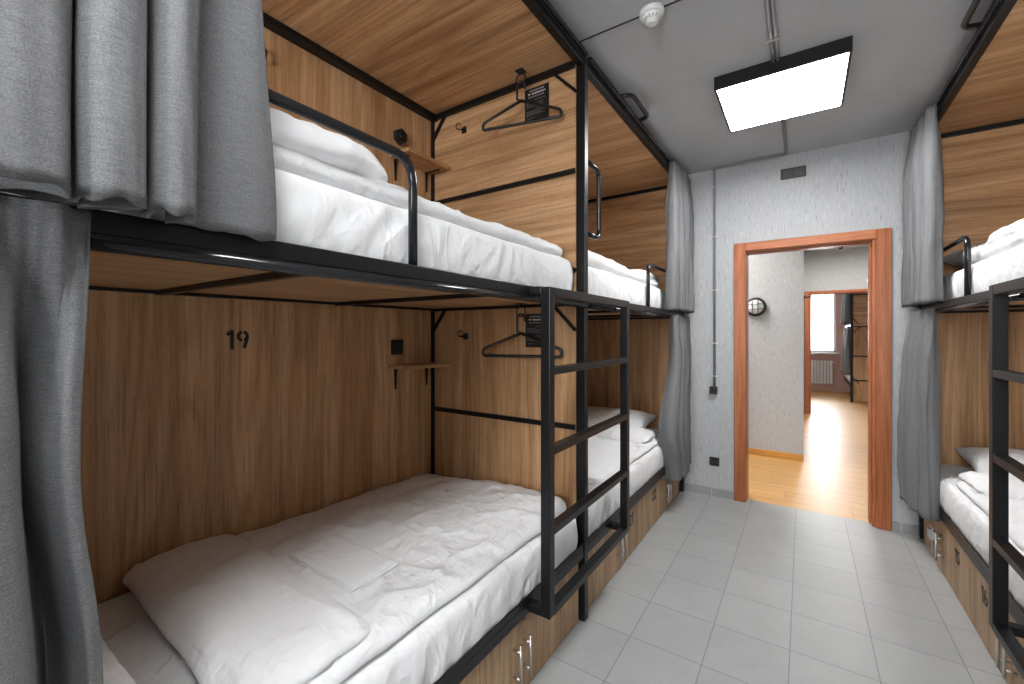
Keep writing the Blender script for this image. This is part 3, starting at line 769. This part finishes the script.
def notice(x0, x1, z0, z1, label):
    r = thing('notice', ((x0+x1)/2, YE-.001, z0), label, 'sign', 'black printed notices')
    MB().box(x0, x1, YE-.003, YE, z0, z1).build('board', 'plastic', r)
    W, H = x1-x0, z1-z0; rnd = random.Random(4)
    def words(mb, u0, u1, v, h, n):
        u = u0; i = 0
        while u < u1-.02:
            wv = rnd.uniform(.05, .13)*n; e = min(u1, u+wv); mb.box(x0+u*W, x0+e*W, YE-.0042, YE-.003, z0+v*H, z0+(v+h)*H); u = e+.025; i += 1
    a = MB(); words(a, .2, .80, .905, .022, .7); words(a, .30, .86, .800, .048, .8)
    poly = [(x0+u*W, YE-.003, z0+v*H) for u, v in ((.13, .85), (.24, .85), (.185, .78))]; a.prism(poly, (0, -.0012, 0)); words(a, .15, .8, .725, .014, .6)
    a.build('heading', 'print', r)
    c = MB()
    for v, u0, u1 in ((.62, .42, .86), (.56, .08, .40), (.52, .08, .80), (.48, .08, .72), (.44, .08, .84), (.36, .45, .88), (.31, .08, .86), (.27, .08, .88), (.23, .08, .70), (.19, .08, .86), (.10, .12, .45)):
        words(c, u0, u1, v, .014, 1.0)
    c.build('small_print', 'dim_print', r)
notice(-1.199, -1.057, 2.470, 2.642, 'black notice with pale print on the upper end panel')
notice(-1.195, -1.053, 1.310, 1.482, 'black notice with pale print on the lower end panel')
mb = MB(); mb.tube([(XB, .893, 2.56), (XB+.02, .893, 2.56), (XB+.035, .893, 2.54), (XB+.03, .893, 2.515), (XB+.01, .893, 2.51)], .007, 8).lathe((XB, .893, 2.56), (1, 0, 0), [(.014, 0), (.014, .004)])
tag(mb.build('coat_hook', 'metal'), 'black coat hook on the back panel beside the upper curtain', 'hook')

# ------------------------------------------------------------------ curtains
# near left, upper: three bulging folds, then a flatter run
up_top = [(-.79, -.06), (-.765, .0), (-.765, .07), (-.775, .130), (-.810, .146), (-.856, .110), (-.864, .060), (-.858, .120), (-.852, .156), (-.800, .156), (-.775, .178), (-.780, .208), (-.812, .222), (-.860, .190), (-.852, .226), (-.815, .236), (-.785, .254), (-.790, .284), (-.83, .308), (-.858, .318), (-.864, .345), (-.848, .370), (-.858, .392)]
up_bot = [(-.78, -.07), (-.755, .0), (-.755, .075), (-.762, .123), (-.795, .136), (-.842, .080), (-.852, .0), (-.846, .070), (-.842, .150), (-.790, .149), (-.764, .172), (-.767, .203), (-.795, .214), (-.846, .160), (-.848, .226), (-.803, .231), (-.778, .246), (-.778, .270), (-.808, .280), (-.850, .262), (-.862, .325), (-.845, .390), (-.858, .436)]
mid = [((a[0]*.6+b[0]*.4)+.004*math.sin(i*2.1), a[1]*.6+b[1]*.4) for i, (a, b) in enumerate(zip(up_top, up_bot))]
curtain_thing([(2.70, up_top), (2.1, mid), (1.560, up_bot)], 60, 'grey curtain gathered over the near end of the left upper bunk', seed=3, sub=8)
lo_top = [(-.83, -.10), (-.815, -.02), (-.812, .03), (-.830, .075), (-.826, .11), (-.820, .14), (-.838, .155), (-.836, .170)]
lo_mid = [(-.83, -.10), (-.805, -.02), (-.803, .06), (-.835, .100), (-.93, .108), (-.885, .124), (-.835, .142), (-.842, .158)]
lo_low = [(-.83, -.10), (-.795, -.02), (-.800, .075), (-.840, .116), (-.97, .145), (-.905, .158), (-.845, .170), (-.852, .186)]
lo_bot = [(-.84, -.10), (-.80, -.02), (-.805, .09), (-.83, .145), (-.90, .165), (-.87, .185), (-.855, .200), (-.862, .225)]
curtain_thing([(1.553, lo_top), (1.22, lo_mid), (.86, lo_low), (.28, lo_bot)], 70, 'grey curtain hanging at the near end of the left lower bunk', seed=5, sub=9)
def zig(xin, xout, ya, yb, n, seed, lean=0.0, ext=None):
    """gathered curtain plan: n folds between ya and yb"""
    rnd = random.Random(seed); P = []
    for k in range(n):
        f0 = k/n; y = ya+(yb-ya)*f0; dy = (yb-ya)/n; a = rnd.uniform(.6, 1.0); xo = xin+(xout-xin)*a
        P += [(xin, y+dy*.12), (xo-(xo-xin)*.35, y-dy*.10), (xo, y+dy*.25), (xo-(xo-xin)*.08, y+dy*.80), (xo-(xo-xin)*.55, y+dy*.98)]
    P.append((xin, yb)); return P
def blend(A, B, t): return [(a[0]+(b[0]-a[0])*t, a[1]+(b[1]-a[1])*t) for a, b in zip(A, B)]
def far_curtain(side, XF, zt, zb, lower, label, seed):
    n = 5; X = lambda d: XF-side*d
    T = zig(X(.012), X(.075), 3.44, 3.955, n, seed)
    C = zig(X(.000), X(.115), 3.36, 3.955, n, seed)
    if lower:
        C = zig(X(.000), X(.120), 3.44, 3.955, n, seed)
        B = zig(X(-.030 if side < 0 else -.005), X(.130), 3.26 if side < 0 else 3.46, 3.955, n, seed)
        keys = [(zt, T), (zt-.30, blend(T, C, .8)), (.62, B), (zb, blend(B, C, .6))]
    else:
        B = zig(X(.004), X(.125), 3.34, 3.955, n, seed+3)
        keys = [(zt, T), (zt-.35, C), (zb, B)]
    return curtain_thing(keys, 60, label, seed=seed, sub=6, wob=.009, crin=.010)
far_curtain(-1, LF, 2.705, 1.560, False, 'grey curtain gathered at the far end of the left upper bunk', 11)
far_curtain(-1, LF, 1.525, .270, True, 'grey curtain gathered at the far end of the left lower bunk', 12)
far_curtain(1, RF, 2.705, 1.560, False, 'grey curtain gathered at the far end of the right upper bunk', 13)
far_curtain(1, RF, 1.525, .295, True, 'grey curtain gathered at the far end of the right lower bunk', 14)

# ------------------------------------------------------------------ ceiling lamp, detector, conduits
def panel_lamp(x0, x1, y0, y1, zc, label, mat='diffuser', light=True):
    r = thing('ceiling_light', ((x0+x1)/2, (y0+y1)/2, zc-.07), label, 'ceiling light')
    f = MB(); z0 = zc-.070
    for a in ((x0, x0+.012, y0, y1), (x1-.012, x1, y0, y1), (x0+.012, x1-.012, y0, y0+.012), (x0+.012, x1-.012, y1-.012, y1)): f.box(*a, z0, zc)
    f.box(x0+.012, x1-.012, y0+.012, y1-.012, zc-.02, zc)
    f.build('housing', 'metal', r)
    MB().box(x0+.012, x1-.012, y0+.012, y1-.012, z0+.002, z0+.008).build('diffuser', mat, r)
    return r
panel_lamp(-.405, .190, 2.565, 3.165, ZC, 'square glowing ceiling light panel in a black frame above the aisle')
panel_lamp(-.405, .190, -.55, .05, ZC, 'glowing ceiling light panel behind and above the camera')
panel_lamp(-1.3, -.7, 4.6, 5.2, 2.80, 'glowing ceiling light panel in the hall behind the doorway', 'hall_diffuser')
panel_lamp(.25, .85, 7.45, 8.05, 2.80, 'unseen added light panel brightening the corridor towards the far room', 'hall_diffuser')  # added out of view to brighten the corridor and its end wall
sd = thing('smoke_detector', (-.545, 1.885, ZC-.05), 'round white smoke detector on the grey ceiling', 'smoke detector')
MB().lathe((-.545, 1.885, ZC), (0, 0, -1), [(.052, 0), (.052, .016), (.048, .020), (.046, .020)]).build('base', 'white_plastic', sd)
MB().lathe((-.545, 1.885, ZC-.020), (0, 0, -1), [(.044, 0), (.044, .012), (.036, .022), (.026, .024), (.025, .034), (.018, .038)]).build('sensor_head', 'white_plastic', sd)
g = MB()
for k in range(16):
    a = 2*PI*k/16; c, s_ = math.cos(a), math.sin(a)
    g.bar((-.545+.0405*c, 1.885+.0405*s_, ZC-.036), (-.545+.031*c, 1.885+.031*s_, ZC-.0432), .005, .003)
g.build('grille', 'pipe', sd)
def cond(name, lines, r, label, clips=()):
    o = thing(name, lines[0][0], label, 'cable')
    for L in lines: MB().tube(fillet(L, .03, 5), r, 8).build('conduit', 'pipe', o)
    for (p, q) in clips: MB().bar(p, q, .012, .006).build('clip', 'steel', o)
zc = ZC-.010
cond('conduit', [[(x, .05, zc), (x, 2.60, zc)] for x in (-.128, -.108)], .008, 'twin grey conduit running along the ceiling to the light panel',
     [((-.145, y, ZC-.020), (-.091, y, ZC-.020)) for y in (1.2, 2.36)])
cond('conduit', [[(x, 3.15, zc), (x, 3.95+dx, zc), (-.632-dx*.8, 3.95+dx, zc), (-.632-dx*.8, 3.987, zc-.02), (-.632-dx*.8, 3.987, .93)] for x, dx in ((-.105, .0), (-.118, -.014))], .0048,
     'thin grey conduit from the light panel down the wall', [((-.650, 3.982, z), (-.600, 3.982, z)) for z in (2.62, 2.2, 1.75, 1.3, 1.02)])
tag(MB().tube([(-.90, 1.885, ZC-.003), (-.597, 1.885, ZC-.003)], .003, 6).tube([(-.493, 1.885, ZC-.003), (.66, 1.885, ZC-.003)], .003, 6).build('cable', 'ink'), 'thin black cable crossing the ceiling through the smoke detector', 'cable')
jb = thing('switch_box', (-.632, 3.98, .87), 'small black switch box at the end of the wall conduit', 'switch box')
MB().box(-.664, -.604, 3.965, 4.0, .868, .932).build('box', 'plastic', jb, .004)
MB().box(-.650, -.618, 3.960, 3.966, .885, .915).build('rocker', 'metal', jb, .002)
so = thing('socket', (-.632, 3.99, .26), 'black double socket low on the grey wall', 'socket')
MB().box(-.668, -.590, 3.990, 4.0, .256, .330).build('plate', 'plastic', so, .003)
for z in (.275, .311): MB().lathe((-.629, 3.990, z), (0, -1, 0), [(.014, 0), (.014, .002), (.009, .002)], 16).build('outlet', 'metal', so)
vp = thing('wall_plate', (-.067, 3.99, 2.60), 'black double wall plate above the doorway', 'wall plate')
MB().box(-.150, .016, 3.988, 4.0, 2.590, 2.672).build('plate', 'plastic', vp, .003)
gm = simple('dark_grey_insert', (0.035, 0.035, 0.036), .5)
for a in (-.138, -.060): MB().box(a, a+.062, 3.984, 3.989, 2.602, 2.660).build('insert', gm, vp, .002)

# ------------------------------------------------------------------ hall things
lx, lz = -.452, 1.685
bl = thing('bulkhead_lamp', (lx, 5.62, lz), 'round caged bulkhead lamp on the hall wall seen through the doorway', 'wall lamp')
MB().lathe((lx, 5.62, lz), (0, -1, 0), [(.105, 0), (.108, .03), (.100, .045), (.082, .048), (.080, .03)]).build('ring', 'plastic', bl)
MB().lathe((lx, 5.59, lz), (0, -1, 0), [(.082, 0), (.078, .03), (.06, .052), (.03, .062), (.0, .064)]).build('glass_cover', 'frosted', bl)
cg = MB()
for off in (-.028, .028):
    for k in range(2):
        pts = []
        for i in range(13):
            u = -.086+.172*i/12; h = .056+.046*math.sqrt(max(0, 1-(u/.09)**2))
            pts.append((lx+u, 5.62-h, lz+off) if k == 0 else (lx+off, 5.62-h, lz+u))
        cg.tube(pts, .004, 6)
cg.build('cage', 'plastic', bl)
cr = thing('dome_camera', (.49, 8.65, 2.8), 'small white dome camera on the corridor ceiling', 'security camera')
MB().lathe((.49, 8.65, 2.80), (0, 0, -1), [(.06, 0), (.06, .02), (.045, .03)]).build('base', 'white_plastic', cr)
MB().lathe((.49, 8.65, 2.77), (0, 0, -1), [(.035, 0), (.033, .02), (.02, .036), (.0, .04)]).build('dome', 'plastic', cr)
tag(MB().box(0.0, .006, 6.68, 6.72, 1.83, 1.87).tube([(.006, 6.7, 1.85), (.07, 6.7, 1.85), (.078, 6.7, 1.858)], .008, 8).build('coat_hook', 'metal'), 'small black peg on the corridor wall corner', 'hook')
rd = thing('radiator', (.27, 12.7, .15), 'white panel radiator under the bright far window', 'radiator')
for k in range(9):
    x = .02+k*.062
    MB().box(x, x+.05, 12.70, 12.77, .18, .74).build('fin', 'radiator', rd, .008)
MB().tube([(.0, 12.735, .22), (.60, 12.735, .22)], .012).tube([(.0, 12.735, .70), (.60, 12.735, .70)], .012).build('pipe', 'radiator', rd)
bunk('bunk_bed', 1, .785, 11.05, 12.79, 11.05, 'distant bunk bed panel framed in black in the far room', extra_post=False, bars_outside=True)
fc = MB()
T = zig(.80, .70, 11.10, 11.75, 4, 21); B = zig(.82, .66, 11.05, 11.85, 4, 22)
curtain_thing([(2.69, T), (1.58, B)], 16, 'grey upper curtain on the distant bunk in the far room', seed=8, sub=4)
curtain_thing([(1.50, T), (.55, B)], 16, 'grey lower curtain on the distant bunk in the far room', seed=9, sub=4)
mt = tag(mattress(1, .785, 11.13, 12.74, .350, .538, 8, .012, .06).build('mattress', 'cotton'), 'white mattress on the distant lower bunk in the far room', 'mattress')
tw = []
